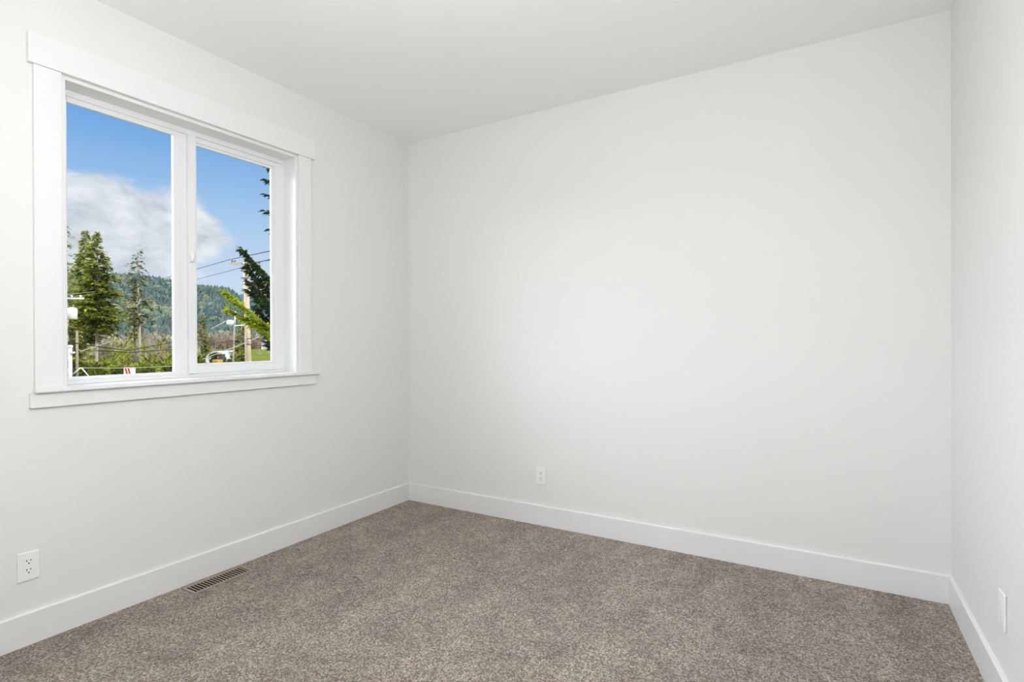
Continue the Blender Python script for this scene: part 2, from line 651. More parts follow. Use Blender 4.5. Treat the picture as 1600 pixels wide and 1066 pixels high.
# ------------------------------------------------------------------ outlets
def outlet(loc, rotz, label, group):
    """duplex receptacle behind a rectangular screwless-looking plate; local +x comes out of the wall"""
    t = tag(empty('wall_outlet', loc, rotz), label, 'outlet', group)
    pl = MB()
    pl.box(0.0, 0.0065, -0.0355, 0.0355, -0.058, 0.058)
    pl.build('cover_plate', 'white_plastic', t, 0.003, 3)
    re_ = MB()
    re_.box(0.005, 0.0075, -0.0168, 0.0168, -0.0335, 0.0335)
    rc = re_.build('receptacle', 'white_plastic', t, 0.0008)
    for s in (1, -1):
        zc = s * 0.0185
        k = MB()
        k.box(0.0070, 0.0080, -0.0078, -0.0050, zc + 0.001, zc + 0.0090)
        k.box(0.0070, 0.0080, 0.0050, 0.0078, zc + 0.002, zc + 0.0085)
        k.disc_lathe([(0.0028, 0), (0.0028, 0.001)], 10)
        for i in range(len(k.v) - 20, len(k.v)):
            x, y, z = k.v[i]
            k.v[i] = (0.0070 + z, x, zc - 0.0065 + y)
        k.build('socket_slots', 'slot_dark', rc)
    for s in (1, -1):
        k = MB()
        k.disc_lathe([(0.0028, 0), (0.0026, 0.0008)], 10)
        for i in range(len(k.v)):
            x, y, z = k.v[i]
            k.v[i] = (0.0054 + z, x, s * 0.0484 + y)
        k.build('screw', 'screw', t)
    return t


outlet((0, -2.290, 0.317), 0, 'white duplex outlet on the window wall near the floor register', 'white wall outlets')
outlet((1.152, 0, 0.325), R(-90), 'white duplex outlet low on the wide blank back wall', 'white wall outlets')
blank = tag(empty('wall_plate', (rx(-0.838), -0.838, 0.336), R(180) - SK), 'plain white plate seen edge-on low on the narrow wall across from the window', 'wall plate')
q = MB()
q.box(0.0, 0.007, -0.036, 0.036, -0.060, 0.060)
q.build('cover_plate', 'white_plastic', blank, 0.003, 3)
q = MB()
q.box(0.0065, 0.009, -0.0168, 0.0168, -0.0335, 0.0335)
q.build('insert', 'white_plastic', blank, 0.0008)

# ------------------------------------------------------------------ floor register
reg = tag(empty('floor_register', (0.097, -1.556, 0)), 'taupe metal floor register with short slats set in the carpet', 'vent')
q = MB()
LX, LY, IX, IY = 0.058, 0.156, 0.044, 0.142
q.box(-LX, -IX, -LY, LY, 0, 0.006)
q.box(IX, LX, -LY, LY, 0, 0.006)
q.box(-IX, IX, -LY, -IY, 0, 0.006)
q.box(-IX, IX, IY, LY, 0, 0.006)
q.build('frame', 'register_metal', reg, 0.0025)
q = MB()
q.box(-IX, IX, -IY, IY, 0.0002, 0.0012)
q.build('duct_shade', 'register_dark', reg)  # flat near-black plate, the duct's shade put into its colour
NS = 17
for i in range(NS):
    y = -IY + (i + 0.75) * (2 * IY) / (NS + 0.5)
    q = MB()
    q.prism([(y - 0.0026, 0.0032), (y + 0.0026, 0.0036), (y + 0.0028, 0.0052), (y - 0.0024, 0.0048)], 'x', -IX, IX)
    q.build('slat', 'register_metal', reg)

# ------------------------------------------------------------------ fill lamp added overhead, out of view, to brighten the room
lx, ly = 2.00, -2.65
lamp = tag(empty('fill_lamp', (lx, ly, H)), 'added fill lamp, a white glass globe hanging from the ceiling', 'lamp')
q = MB()
q.disc_lathe([(0.055, -0.020), (0.065, -0.012), (0.065, 0)], 32)
q.build('fill_lamp_canopy', 'lamp_metal', lamp)
q = MB()
q.tube([(0, 0, -0.02), (0, 0, -0.59)], 0.011, 10)
q.build('fill_lamp_stem', 'lamp_metal', lamp)
q = MB()
q.disc_lathe([(0.15 * math.sin(math.pi * (k + .35) / 14.7), -0.72 + 0.15 * math.cos(math.pi * (k + .35) / 14.7)) for k in range(15)][::-1], 40)
q.build('fill_lamp_globe', 'lit_glass', lamp)

# ================================================================== outdoors
GZ = -3.2


def gpt(px, d):
    p = at(px, 540, d)
    p.z = GZ
    return p


b = MB()
b.box(-1500, 60, -900, 1500, GZ - 0.3, GZ)
struct(b.build('ground', 'meadow'))
# outside skin of the house below the room
b = MB()
b.box(-T - 0.02, -T, FRONT - 0.5, T + 0.3, GZ, OZ0 - 0.06)
struct(b.build('trim_1', 'outside_wall'))


def terrain(name, ridge, d0, d1, material, rows=26, seed=1):
    rnd = random.Random(seed)
    pxs = [ridge[0][0] + i * (ridge[-1][0] - ridge[0][0]) / 90 for i in range(91)]

    def ry(px):
        for (xa, ya), (xb, yb) in zip(ridge, ridge[1:]):
            if xa <= px <= xb:
                return ya + (yb - ya) * (px - xa) / (xb - xa)
        return ridge[-1][1]
    vs, fs = [], []
    for j in range(rows + 6):
        t = j / rows
        for px in pxs:
            d = d0 + (d1 - d0) * t
            zr = at(px, ry(px), d1).z
            p = at(px, 533, d)
            s = min(t, 1.0)
            s = 0.55 * s + 0.45 * s * s * (3 - 2 * s)
            z = GZ - 1 + (zr - GZ + 1) * s
            if t > 1:
                z -= (t - 1) * (d1 - d0) * 0.35
            z += math.sin(px * 0.06 + j * 0.7) * (d1 - d0) * 0.006 * min(1, t * 3) * (1 - s * 0.6)
            vs.append(Vector((p.x, p.y, z)))
    nx = len(pxs)
    for j in range(rows + 5):
        for i in range(nx - 1):
            fs.append((j * nx + i, j * nx + i + 1, (j + 1) * nx + i + 1, (j + 1) * nx + i))
    q = MB()
    q.add(vs, fs, True)
    o = struct(q.build(name, material))

    def height(u, t):
        """point on the hill: u across 0..1, t up 0..1"""
        i = min(int(u * (nx - 1)), nx - 2)
        j = min(int(t * rows), rows)
        fu, ft = u * (nx - 1) - i, t * rows - j
        a = vs[j * nx + i].lerp(vs[j * nx + i + 1], fu)
        c = vs[(j + 1) * nx + i].lerp(vs[(j + 1) * nx + i + 1], fu)
        return a.lerp(c, ft)
    return height


def cone_tree(q, p, h, r, rnd, n=6):
    tilt = Vector((rnd.uniform(-.04, .04), rnd.uniform(-.04, .04), 1)) * h
    vs, fs = [], []
    for (tr, tz) in ((1.0, 0.08), (0.62, 0.42), (0.72, 0.40), (0.34, 0.72)):
        for k in range(n):
            a = 2 * math.pi * (k + rnd.uniform(-.25, .25)) / n
            rr = r * tr * rnd.uniform(0.75, 1.25)
            vs.append(p + tilt * tz + Vector((rr * math.cos(a), rr * math.sin(a), rnd.uniform(-.04, .04) * h)))
    vs.append(p + tilt)
    for j in (0, 1, 2):
        for k in range(n):
            fs.append((j * n + k, j * n + (k + 1) % n, (j + 1) * n + (k + 1) % n, (j + 1) * n + k))
    for k in range(n):
        fs.append((3 * n + k, 3 * n + (k + 1) % n, 4 * n))
    q.add(vs, fs)


def round_tree(q, p, h, r, rnd, n=7):
    vs, fs = [], []
    for (tr, tz) in ((0.45, 0.15), (0.95, 0.4), (1.0, 0.62), (0.65, 0.88)):
        for k in range(n):
            a = 2 * math.pi * (k + rnd.uniform(-.25, .25)) / n
            rr = r * tr * rnd.uniform(0.7, 1.25)
            vs.append(p + Vector((rr * math.cos(a), rr * math.sin(a), h * (tz + rnd.uniform(-.06, .06)))))
    vs.append(p + Vector((0, 0, h)))
    for j in range(3):
        for k in range(n):
            fs.append((j * n + k, j * n + (k + 1) % n, (j + 1) * n + (k + 1) % n, (j + 1) * n + k))
    for k in range(n):
        fs.append((3 * n + k, 3 * n + (k + 1) % n, 4 * n))
    q.add(vs, fs)


ridge1 = [(-420, 440), (60, 434), (150, 436), (185, 437), (240, 441), (275, 449), (310, 454), (345, 457), (362, 461), (371, 468),
          (379, 482), (392, 500), (440, 515), (640, 528)]
h1 = terrain('hill_near', ridge1, 330, 900, 'hill_soil')
ridge2 = [(250, 470), (360, 463), (400, 466), (440, 470), (560, 484), (760, 505)]
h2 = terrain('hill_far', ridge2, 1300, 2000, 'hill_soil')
rnd = random.Random(11)
qa, qb = MB(), MB()
for i in range(8200):
    u = rnd.uniform(0.36, 0.95)
    t = rnd.uniform(0.02, 1.04)
    p = h1(u, min(t, 1.04))
    patch = math.sin(p.x * 0.021 + 1.3) + math.sin(p.y * 0.026 + p.x * 0.008) + math.sin(p.z * 0.11)
    if (rnd.random() < 0.09 or (patch > 1.0 and rnd.random() < 0.45)) and t < 0.85:
        round_tree(qb, p, rnd.uniform(7, 11), rnd.uniform(3.5, 5.5), rnd)
    else:
        cone_tree(qa, p, rnd.uniform(6, 13), rnd.uniform(2.6, 4.2), rnd)
tag(qa.build('conifer_forest', 'hill_fir'), 'dense blue green conifer forest covering the near hill', 'forest', kind='stuff')
tag(qb.build('broadleaf_forest', 'hill_leaf'), 'pale olive broadleaf patches among the hill conifers', 'forest', kind='stuff')
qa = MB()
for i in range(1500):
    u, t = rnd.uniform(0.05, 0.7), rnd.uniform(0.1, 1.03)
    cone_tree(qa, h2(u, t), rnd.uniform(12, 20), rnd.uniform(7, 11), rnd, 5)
tag(qa.build('distant_forest', 'far_fir'), 'haze-tinted teal forest on the farther hill behind the utility pole', 'forest', kind='stuff')


# ---- brush: uncountable thicket between the meadow and the hill
def thicket(name, material, label, spots, seed, size=(0.5, 1.0)):
    r = random.Random(seed)
    q = MB()
    for (px0, px1, d0, d1, h, nn) in spots:
        for i in range(nn):
            p = gpt(r.uniform(px0, px1), r.uniform(d0, d1))
            hh = h * r.uniform(0.35, 1.0)
            for k in range(5):
                c = p + Vector((r.gauss(0, h * .22), r.gauss(0, h * .22), hh * r.uniform(0.15, 1.0)))
                d = Vector((r.gauss(0, .5), r.gauss(0, .5), r.uniform(0.3, 1.2))).normalized() * r.uniform(*size)
                sd = d.cross(Vector((r.gauss(0, 1), r.gauss(0, 1), r.gauss(0, 1)))).normalized()
                q.sprig(c, d, sd, d.length * 0.22)
    return tag(q.build(name, material), label, 'brush', kind='stuff')


thicket('dry_thicket', 'dry_brush', 'tangle of bare tan brush between the firs and the hill',
        [(60, 300, 80, 160, 5.5, 1500), (300, 440, 140, 200, 2.6, 0)], 3, (0.7, 1.8))
thicket('green_thicket', 'bush_green', 'yellow green undergrowth scattered through the tan brush',
        [(95, 300, 62, 130, 4.2, 700)], 5, (0.5, 1.1))
thicket('rust_thicket', 'rust_brush', 'low reddish brown brush along the far edge of the meadow',
        [(290, 520, 285, 320, 5.0, 1100)], 4, (1.2, 2.6))
thicket('grey_thicket', 'dry_brush', 'bare grey brush standing beyond the meadow at the foot of the hill',
        [(290, 560, 322, 350, 9.0, 900)], 9, (1.5, 3.5))


# ---- conifers with real branches
def conifer(name, label, px, d, ytop, halfw, seed, foliage='fir_green', bark='bark_pale', trunk_r=0.24, bare=0.18, nbr=150,
            dens=1.0, droop=0.35, sprig=(0.5, 0.9), power=0.8, lean=0.0, group=None, dead=0, leader=0.0, clump=0.0):
    r = random.Random(seed)
    base = gpt(px, d)
    top = at(px, ytop, d)
    h = top.z - GZ
    tr = tag(empty(name, base), label, 'tree', group)
    tk = MB()
    lv = Vector((lean, 0, 0))

    def axis(t):
        return Vector((0, 0, h * t)) + lv * t * t * h + Vector((math.sin(t * 7 + seed) * .06, math.cos(t * 5 + seed) * .06, 0))
    tk.tube([axis(i / 9) for i in range(10)], [trunk_r * (1 - 0.93 * i / 9) + 0.012 for i in range(10)], 8)
    fo, lm = MB(), tk
    maxl = halfw * d / FPX
    for i in range(nbr):
        t = bare + (1 - bare - leader) * (i + r.random()) / nbr
        tt = (t - bare) / (1 - bare)
        L = maxl * (1 - tt) ** power * r.uniform(0.55, 1.08) + 0.12
        if tt < 0.12:
            L *= 0.55 + tt * 3.7
        if clump and math.sin(t * 31 + seed) < clump - 1 + r.random() * .6:
            continue
        a = r.uniform(0, 2 * math.pi)
        out = Vector((math.cos(a), math.sin(a), 0))
        p0 = axis(t)
        pts = []
        ns = max(3, int(L / (sprig[0] * 0.42)))
        for k in range(ns + 1):
            s = k / ns
            pts.append(p0 + out * L * s + Vector((0, 0, L * (0.18 * s - droop * s * s + 0.10 * s ** 3))))
        lm.tube([pts[0], pts[len(pts) // 2], pts[-1]], [0.035 * L / 3 + .012, 0.02, 0.008], 4, False)
        side = out.cross(Vector((0, 0, 1)))
        for k in range(1, ns + 1):
            s = k / ns
            for sg in (1, -1, 0):
                if r.random() > dens:
                    continue
                ln = r.uniform(*sprig) * (1.05 - 0.45 * s) * min(1, 0.45 + L / 2.2)
                dd = (out * r.uniform(.3, .8) + side * sg * r.uniform(.6, 1.0) + Vector((0, 0, r.uniform(-.55, .12)))).normalized() * ln
                nrm_ = Vector((r.gauss(0, .35), r.gauss(0, .35), 1))
                fo.sprig(pts[k] + Vector((r.gauss(0, .05), r.gauss(0, .05), r.gauss(0, .05))), dd, dd.cross(nrm_).normalized(), ln * 0.26)
    fo.build('foliage', foliage, tr)
    if dead:
        dm = tk
        for i in range(dead):
            t = 0.08 + (0.9 if leader else bare) * r.random()
            a = r.uniform(0, 2 * math.pi)
            p0 = axis(t)
            L = maxl * r.uniform(.25, .7) * (1 - .6 * t)
            dm.tube([p0, p0 + Vector((math.cos(a), math.sin(a), 0.05)) * L * .6, p0 + Vector((math.cos(a), math.sin(a), -.15)) * L], [.03, .02, .006], 3, False)
    tk.build('trunk', bark, tr)
    return tr


FIR = 'tall conifers beyond the garden'
conifer('fir_tree', 'tall green fir with the full crown, taller of the close pair', 133, 62, 360, 42, 21, nbr=215, bare=0.24, droop=0.40, trunk_r=.2, dens=1.0, power=.9, group=FIR, sprig=(.55, 1.0))
conifer('fir_tree', 'green fir with long level branches and a pale bare lower trunk', 152, 60, 363, 48, 22, nbr=210, bare=0.33, droop=0.30, trunk_r=.17, dens=.95, power=.95, group=FIR, sprig=(.55, 1.0), dead=22)
conifer('fir_tree', 'thin crowned fir cut by the window edge behind the transformer pole', 104, 56, 349, 22, 23, nbr=110, bare=0.22, droop=0.5, dens=.55, power=.5, group=FIR, sprig=(.4, .75), foliage='fir_green', trunk_r=.2)
conifer('fir_tree', 'gaunt fir with a bare pale trunk and sparse drooping limbs', 217, 66, 376, 29, 24, nbr=64, bare=0.36, droop=0.7, dens=.6, power=.62, group=FIR, sprig=(.4, .8), foliage='sparse_green', trunk_r=.21, dead=40, leader=0.06, lean=-.006)
conifer('fir_tree', 'slim bare trunk standing close against the gaunt fir', 211, 68, 470, 16, 25, nbr=34, bare=0.45, droop=0.5, dens=.8, power=.6, group=FIR, sprig=(.45, .8), trunk_r=.16, bark='bark_dark', dead=14)
conifer('fir_tree', 'small bushy fir between the brush and the hill, beside the middle post', 316, 95, 495, 17, 26, nbr=110, bare=0.05, droop=.35, group=FIR, sprig=(.6, 1.1))
conifer('fir_tree', 'dark young fir growing right behind the wooden utility pole', 377, 90, 497, 15, 27, nbr=100, bare=0.04, droop=.35, group=FIR, sprig=(.6, 1.1), foliage='fir_green')
conifer('fir_tree', 'young fir low in the brush under the tall pair', 112, 58, 470, 26, 28, nbr=120, bare=0.05, droop=.4, group=FIR, sprig=(.5, .95))
conifer('fir_tree', 'low green fir growing among the bare trees near the middle post', 256, 88, 528, 26, 29, nbr=90, bare=0.03, droop=.35, group=FIR, sprig=(.6, 1.1))


# ---- bare deciduous trees
def bare_tree(px, d, ytop, seed, label, spread=0.5, group='bare trees in the brush', matname='twig'):
    r = random.Random(seed)
    base = gpt(px, d)
    h = at(px, ytop, d).z - GZ
    t = tag(empty('bare_tree', base), label, 'tree', group)
    tk, tw = MB(), MB()

    def grow(p, dr, L, rad, lev):
        n = 4
        pts = [p]
        for k in range(n):
            dr = (dr + Vector((r.gauss(0, .16), r.gauss(0, .16), r.gauss(0.03, .08)))).normalized()
            pts.append(pts[-1] + dr * L / n)
        (tk if lev == 0 else tw).tube(pts, [rad * (1 - .6 * k / n) for k in range(n + 1)], 5 if lev == 0 else 3, False)
        if lev < 3:
            for k in range((5, 5, 4)[lev]):
                i = r.randint(1, n)
                nd = (dr + Vector((r.gauss(0, spread), r.gauss(0, spread), r.gauss(.1, .3)))).normalized()
                grow(pts[i], nd, L * r.uniform(.45, .7), rad * .5, lev + 1)
    for s in range(r.randint(2, 3)):
        grow(Vector((r.gauss(0, .3), r.gauss(0, .3), 0)), Vector((r.gauss(0, .25), r.gauss(0, .25), 1)).normalized(), h * .55, .09, 0)
    tk.build('trunk', matname, t)
    tw.build('twigs', matname, t)
    return t


for i, (px, d, yt, lb) in enumerate([
        (172, 70, 520, 'leafless tan tree leaning beside the level branched fir'),
        (190, 78, 508, 'leafless tree between the close fir pair and the gaunt fir'),
        (203, 60, 535, 'low twisted bare tree at the foot of the gaunt fir'),
        (236, 80, 500, 'leafless pale tree just past the gaunt fir'),
        (252, 72, 520, 'leafless tree midway between gaunt fir and middle post'),
        (268, 84, 505, 'leafless tree in the left pane touching the middle post'),
        (332, 120, 510, 'leafless tree standing behind the arched shelter'),
        (352, 130, 512, 'leafless tree between the arched shelter and the thin mast'),
        (404, 170, 512, 'leafless tree past the wooden pole at the meadow edge'),
        (418, 180, 508, 'leafless tree under the sunlit-coloured cedar branch beyond the meadow')]):
    bare_tree(px, d, yt, 40 + i, lb)


# ---- bushes along the garden edge
def bush(px, d, ytop, wpx, seed, label, material='bush_green', nleaf=520):
    r = random.Random(seed)
    base = gpt(px, d)
    h = at(px, ytop, d).z - GZ
    wd = wpx * d / FPX
    t = tag(empty('bush', base), label, 'shrub', 'shrubs along the garden edge')
    fo, st = MB(), MB()
    for i in range(9):
        a = r.uniform(0, 6.28)
        st.tube([Vector((0.1 * math.cos(a), .1 * math.sin(a), 0)), Vector((wd * .35 * math.cos(a), wd * .35 * math.sin(a), h * .8))], [.03, .01], 4, False)
    for i in range(nleaf):
        a = r.uniform(0, 6.28)
        s = math.sqrt(r.random())
        zz = r.random() ** .7
        rr = wd * s * math.sqrt(max(0.05, 1 - (zz * .95) ** 2.4))
        p = Vector((rr * math.cos(a), rr * math.sin(a), h * zz))
        dd = (Vector((math.cos(a) * s, math.sin(a) * s, r.uniform(.1, 1.1))) + Vector((r.gauss(0, .4), r.gauss(0, .4), r.gauss(0, .3)))).normalized() * r.uniform(.25, .5)
        fo.sprig(p, dd, dd.cross(Vector((r.gauss(0, 1), r.gauss(0, 1), r.gauss(0, 1)))).normalized(), dd.length * .32)
    fo.build('foliage', material, t)
    st.build('stems', 'twig', t)


for i, (px, d, yt, wpx, lb) in enumerate([
        (84, 46, 560, 22, 'yellow green shrub partly behind the window edge'),
        (108, 44, 564, 20, 'yellow green shrub right behind the white capped post'),
        (128, 45, 568, 18, 'yellow green shrub between the white post and the pale bare trunk'),
        (146, 46, 571, 17, 'yellow green shrub at the foot of the pale bare lower trunk'),
        (163, 47, 570, 17, 'yellow green shrub beside the pale bare lower trunk'),
        (181, 45, 574, 18, 'yellow green shrub just before the red striped board'),
        (203, 46, 574, 18, 'yellow green shrub directly behind the red striped board'),
        (222, 45, 571, 17, 'yellow green shrub just past the red striped board'),
        (243, 46, 574, 19, 'yellow green shrub second from the middle post in the left pane'),
        (262, 45, 569, 18, 'yellow green shrub reaching the middle post in the left pane'),
        (282, 46, 570, 18, 'yellow green shrub hidden mostly behind the middle post'),
        (306, 60, 560, 16, 'pale green shrub beside the arched shelter at the sash edge'),
        (364, 62, 563, 12, 'small green shrub at the foot of the thin leaning mast'),
        (374, 66, 556, 12, 'small green shrub at the foot of the wooden utility pole')]):
    bush(px, d, yt, wpx, 70 + i, lb)

# ---- near cedar: its trunk stands beside the house past the window, its boughs reach across the view
cpos = at(555, 540, 9.6)
cedar = tag(empty('cedar_tree', (cpos.x, cpos.y, GZ)), 'large cedar reaching dark and sunlit-coloured boughs in from beside the window', 'tree')
ch = 10.5
q = MB()
q.tube([Vector((0, 0, ch * i / 8)) for i in range(9)], [0.22 * (1 - .85 * i / 8) + .02 for i in range(9)], 10)
q.build('trunk', 'bark_dark', cedar)
C0 = Vector((cpos.x, cpos.y, GZ))


def bough(path, material, seed, sp=(0.07, 0.15), width=0.22, hang=0.5, n=90, tipw=0.3):
    """path of (px, py, depth); first point lies on the trunk"""
    r = random.Random(seed)
    pts = [at(*p) - C0 for p in path]
    z0 = pts[0].z - 0.3
    pts = [Vector((0, 0, max(0.5, min(ch * .97, z0))))] + pts
    fine = []
    for a, c in zip(pts, pts[1:]):
        for k in range(10):
            fine.append(a.lerp(c, k / 10))
    fine.append(pts[-1])
    for _ in range(3):
        fine = [fine[0]] + [(fine[i - 1] + 2 * fine[i] + fine[i + 1]) / 4 for i in range(1, len(fine) - 1)] + [fine[-1]]
    lm, fo = MB(), MB()
    lm.tube(fine, [0.03 * (1 - i / (len(fine) - 1)) + .003 for i in range(len(fine))], 6)
    br = lm.build('bough', 'bark_dark', cedar)
    m = len(fine)
    for i in range(n):
        s = 0.30 + 0.70 * (i + r.random()) / n
        x = s * (m - 1)
        k = min(int(x), m - 2)
        p = fine[k].lerp(fine[k + 1], x - k)
        ax = (fine[k + 1] - fine[k]).normalized()
        sd = ax.cross(Vector((0, 0, 1))).normalized()
        sg = r.choice((-1, 1))
        wl = width * (1 - (s - .3) / .7 * (1 - tipw)) * r.uniform(.5, 1.1)
        # side twig with flat sprays along it
        td = (ax * r.uniform(.5, 1.0) + sd * sg * r.uniform(.2, .9) + Vector((0, 0, -hang * r.uniform(.2, 1.2)))).normalized()
        nn = max(2, int(wl / 0.035))
        for j in range(nn + 1):
            pp = p + td * wl * j / nn
            for g in (-1, 1):
                ln = r.uniform(*sp) * (1.1 - .5 * j / nn)
                dd = (td * r.uniform(.6, 1) + td.cross(Vector((r.gauss(0, .4), r.gauss(0, .4), 1))).normalized() * g * r.uniform(.3, .8) + Vector((0, 0, r.uniform(-.35, .1)))).normalized() * ln
                fo.sprig(pp, dd, dd.cross(Vector((r.gauss(0, .5), r.gauss(0, .5), 1))).normalized(), ln * .2)
    fo.build('foliage', material, br)


for i, (path, material, kw) in enumerate([
        ([(470, 480, 9.2), (428, 441, 9.0), (378, 388, 8.8)], 'cedar_green', dict(n=150, width=.24, hang=1.0, tipw=.15)),
        ([(470, 500, 9.3), (425, 462, 9.1), (386, 416, 8.9)], 'cedar_green', dict(n=110, width=.22, hang=.7)),
        ([(470, 510, 9.1), (425, 475, 8.9), (390, 440, 8.8)], 'cedar_green', dict(n=110, width=.22, hang=.6)),
        ([(475, 520, 9.4), (430, 492, 9.2), (392, 456, 9.0)], 'cedar_green', dict(n=110, width=.22, hang=.6)),
        ([(475, 540, 9.3), (432, 512, 9.2), (402, 482, 9.1)], 'cedar_green', dict(n=90, width=.22, hang=.6)),
        ([(475, 560, 9.2), (436, 540, 9.1), (410, 512, 9.0)], 'cedar_green', dict(n=90, width=.20, hang=.7)),
        ([(480, 575, 9.3), (440, 560, 9.2), (418, 536, 9.1)], 'cedar_green', dict(n=60, width=.16, hang=.5)),
        ([(470, 545, 8.3), (405, 500, 8.1), (352, 456, 8.0)], 'cedar_sunlit', dict(n=120, width=.17, hang=.4, tipw=.2)),
        ([(470, 550, 8.2), (410, 512, 8.1), (358, 484, 8.0)], 'cedar_sunlit', dict(n=90, width=.15, hang=.3, tipw=.3)),
        ([(475, 552, 8.4), (425, 520, 8.2), (384, 496, 8.1)], 'cedar_sunlit', dict(n=80, width=.18, hang=.5)),
        ([(470, 470, 9.6), (428, 450, 9.5), (398, 432, 9.4)], 'cedar_sunlit', dict(n=26, width=.10, hang=.3)),
        ([(470, 268, 9.3), (440, 264, 9.2), (419, 261, 9.2)], 'cedar_green', dict(n=18, width=.09, hang=.4)),
        ([(470, 295, 9.3), (440, 290, 9.2), (417, 280, 9.1)], 'cedar_green', dict(n=22, width=.10, hang=.5)),
        ([(470, 322, 9.3), (440, 314, 9.2), (415, 303, 9.1)], 'cedar_green', dict(n=14, width=.05, hang=.3)),
        ([(470, 350, 9.3), (440, 340, 9.2), (414, 329, 9.1)], 'cedar_green', dict(n=14, width=.05, hang=.3)),
        ([(470, 372, 9.3), (445, 366, 9.2), (422, 357, 9.2)], 'cedar_green', dict(n=10, width=.04, hang=.3))]):
    bough(path, material, 100 + i, **kw)


# ---- utility poles
def local(t, p):
    return Vector(p) - t.location


PD = 26.0
pole = tag(empty('utility_pole', gpt(390, PD)), 'weathered wooden utility pole with crossarm at the right side of the view', 'utility pole')
q = MB()
top = local(pole, at(384, 408, PD))
q.tube([Vector((0, 0, 0)), top], [0.16, 0.115], 14)
q.build('shaft', 'pole_wood', pole)
q = MB()
a0, a1 = local(pole, at(357, 411, PD + .5)), local(pole, at(402, 415, PD - .4))
ax = (a1 - a0).normalized()
upv = Vector((0, 0, 1))
sv = ax.cross(upv).normalized()


def beam(q, a, c, wd, hh):
    axx = (c - a).normalized()
    s = axx.cross(upv).normalized() * wd
    u = s.cross(axx).normalized() * hh
    vs = [e + i * s + j * u for e in (a, c) for i, j in ((-1, -1), (1, -1), (1, 1), (-1, 1))]
    q.add(vs, [(3, 2, 1, 0), (4, 5, 6, 7), (0, 1, 5, 4), (1, 2, 6, 5), (2, 3, 7, 6), (3, 0, 4, 7)])


off = sv * 0.16
beam(q, a0 - off, a1 - off, 0.05, 0.06)
q.build('crossarm', 'pole_wood', pole)
for k in (0.03, 0.12, 0.62, 0.97):
    q = MB()
    c = a0.lerp(a1, k) - off
    q.disc_lathe([(0.02, 0.05), (0.02, 0.10), (0.05, 0.11), (0.055, 0.16), (0.03, 0.19), (0.02, 0.2)], 10, c)
    q.build('insulator', 'porcelain', pole)
for py in (424, 435, 455):
    q = MB()
    c = local(pole, at(385 + (py - 408) * .03, py, PD))
    beam(q, c - R_ * 0.16 - F_ * .13, c + R_ * 0.16 - F_ * .13, 0.03, 0.03)
    q.tube([c - R_ * 0.14 - F_ * .13, c - R_ * .14 - F_ * .3], [.03, .03], 8)
    q.build('bracket', 'porcelain', pole)
q = MB()
c = local(pole, at(386, 508, PD))
arm = local(pole, at(366, 509, PD - .2))
beam(q, c - F_ * .1, arm, 0.035, 0.03)
q.build('lamp_arm', 'white_enamel', pole)
q = MB()
e = local(pole, at(361, 504, PD - .25))
prof = [(0.03, -.17), (0.12, -.155), (0.16, -.05), (0.12, .04), (0.07, .11), (0.04, .14)]
q.disc_lathe(prof, 16)
rotm = Euler((0, R(62), YAW)).to_matrix()
q.v = [tuple(e + rotm @ Vector(v)) for v in q.v]
q.build('lamp_head', 'white_enamel', pole)

mast = tag(empty('leaning_mast', gpt(361.5, 34)), 'thin leaning wooden mast with a white upper tube beside the utility pole', 'pole')
q = MB()
mt = local(mast, at(366.5, 509, 34))
q.tube([Vector((0, 0, 0)), mt], [0.055, 0.05], 8)
q.build('shaft', 'old_wood', mast)
q = MB()
q.tube([mt, local(mast, at(368, 487, 34))], [0.05, 0.05], 8)
q.build('top_tube', 'white_enamel', mast)

tp = tag(empty('transformer_pole', gpt(101, 30)), 'white utility pole with a drum transformer at the left edge of the view', 'utility pole')
q = MB()
tt = local(tp, at(101.5, 462, 30))
q.tube([Vector((0, 0, 0)), tt], [0.12, 0.10], 12)
q.build('shaft', 'galvanized', tp)
q = MB()
beam(q, local(tp, at(84, 466, 30.2)), local(tp, at(130, 466.5, 29.8)), 0.05, 0.045)
q.build('crossarm', 'white_enamel', tp)
for px in (112, 126):
    q = MB()
    q.disc_lathe([(0.02, 0.04), (0.05, 0.08), (0.055, 0.12), (0.03, 0.16), (0.02, 0.17)], 10, local(tp, at(px, 466, 29.9)))
    q.build('insulator', 'white_enamel', tp)
q = MB()
c = local(tp, at(112.5, 499, 29.8))
q.disc_lathe([(0.20, 0), (0.245, .03), (0.245, .56), (0.20, .62), (0.08, .66)], 20, c)
dr = q.build('transformer_drum', 'white_enamel', tp)
q = MB()
q.disc_lathe([(0.04, 0), (0.05, .05), (0.03, .1), (0.045, .13), (0.02, .18)], 10, c + Vector((0.05, 0.05, .62)))
q.build('bushing', 'porcelain', dr)
q = MB()
beam(q, c + Vector((0, 0, .45)), local(tp, at(102, 488, 30)), 0.03, 0.03)
q.build('drum_bracket', 'galvanized', tp)

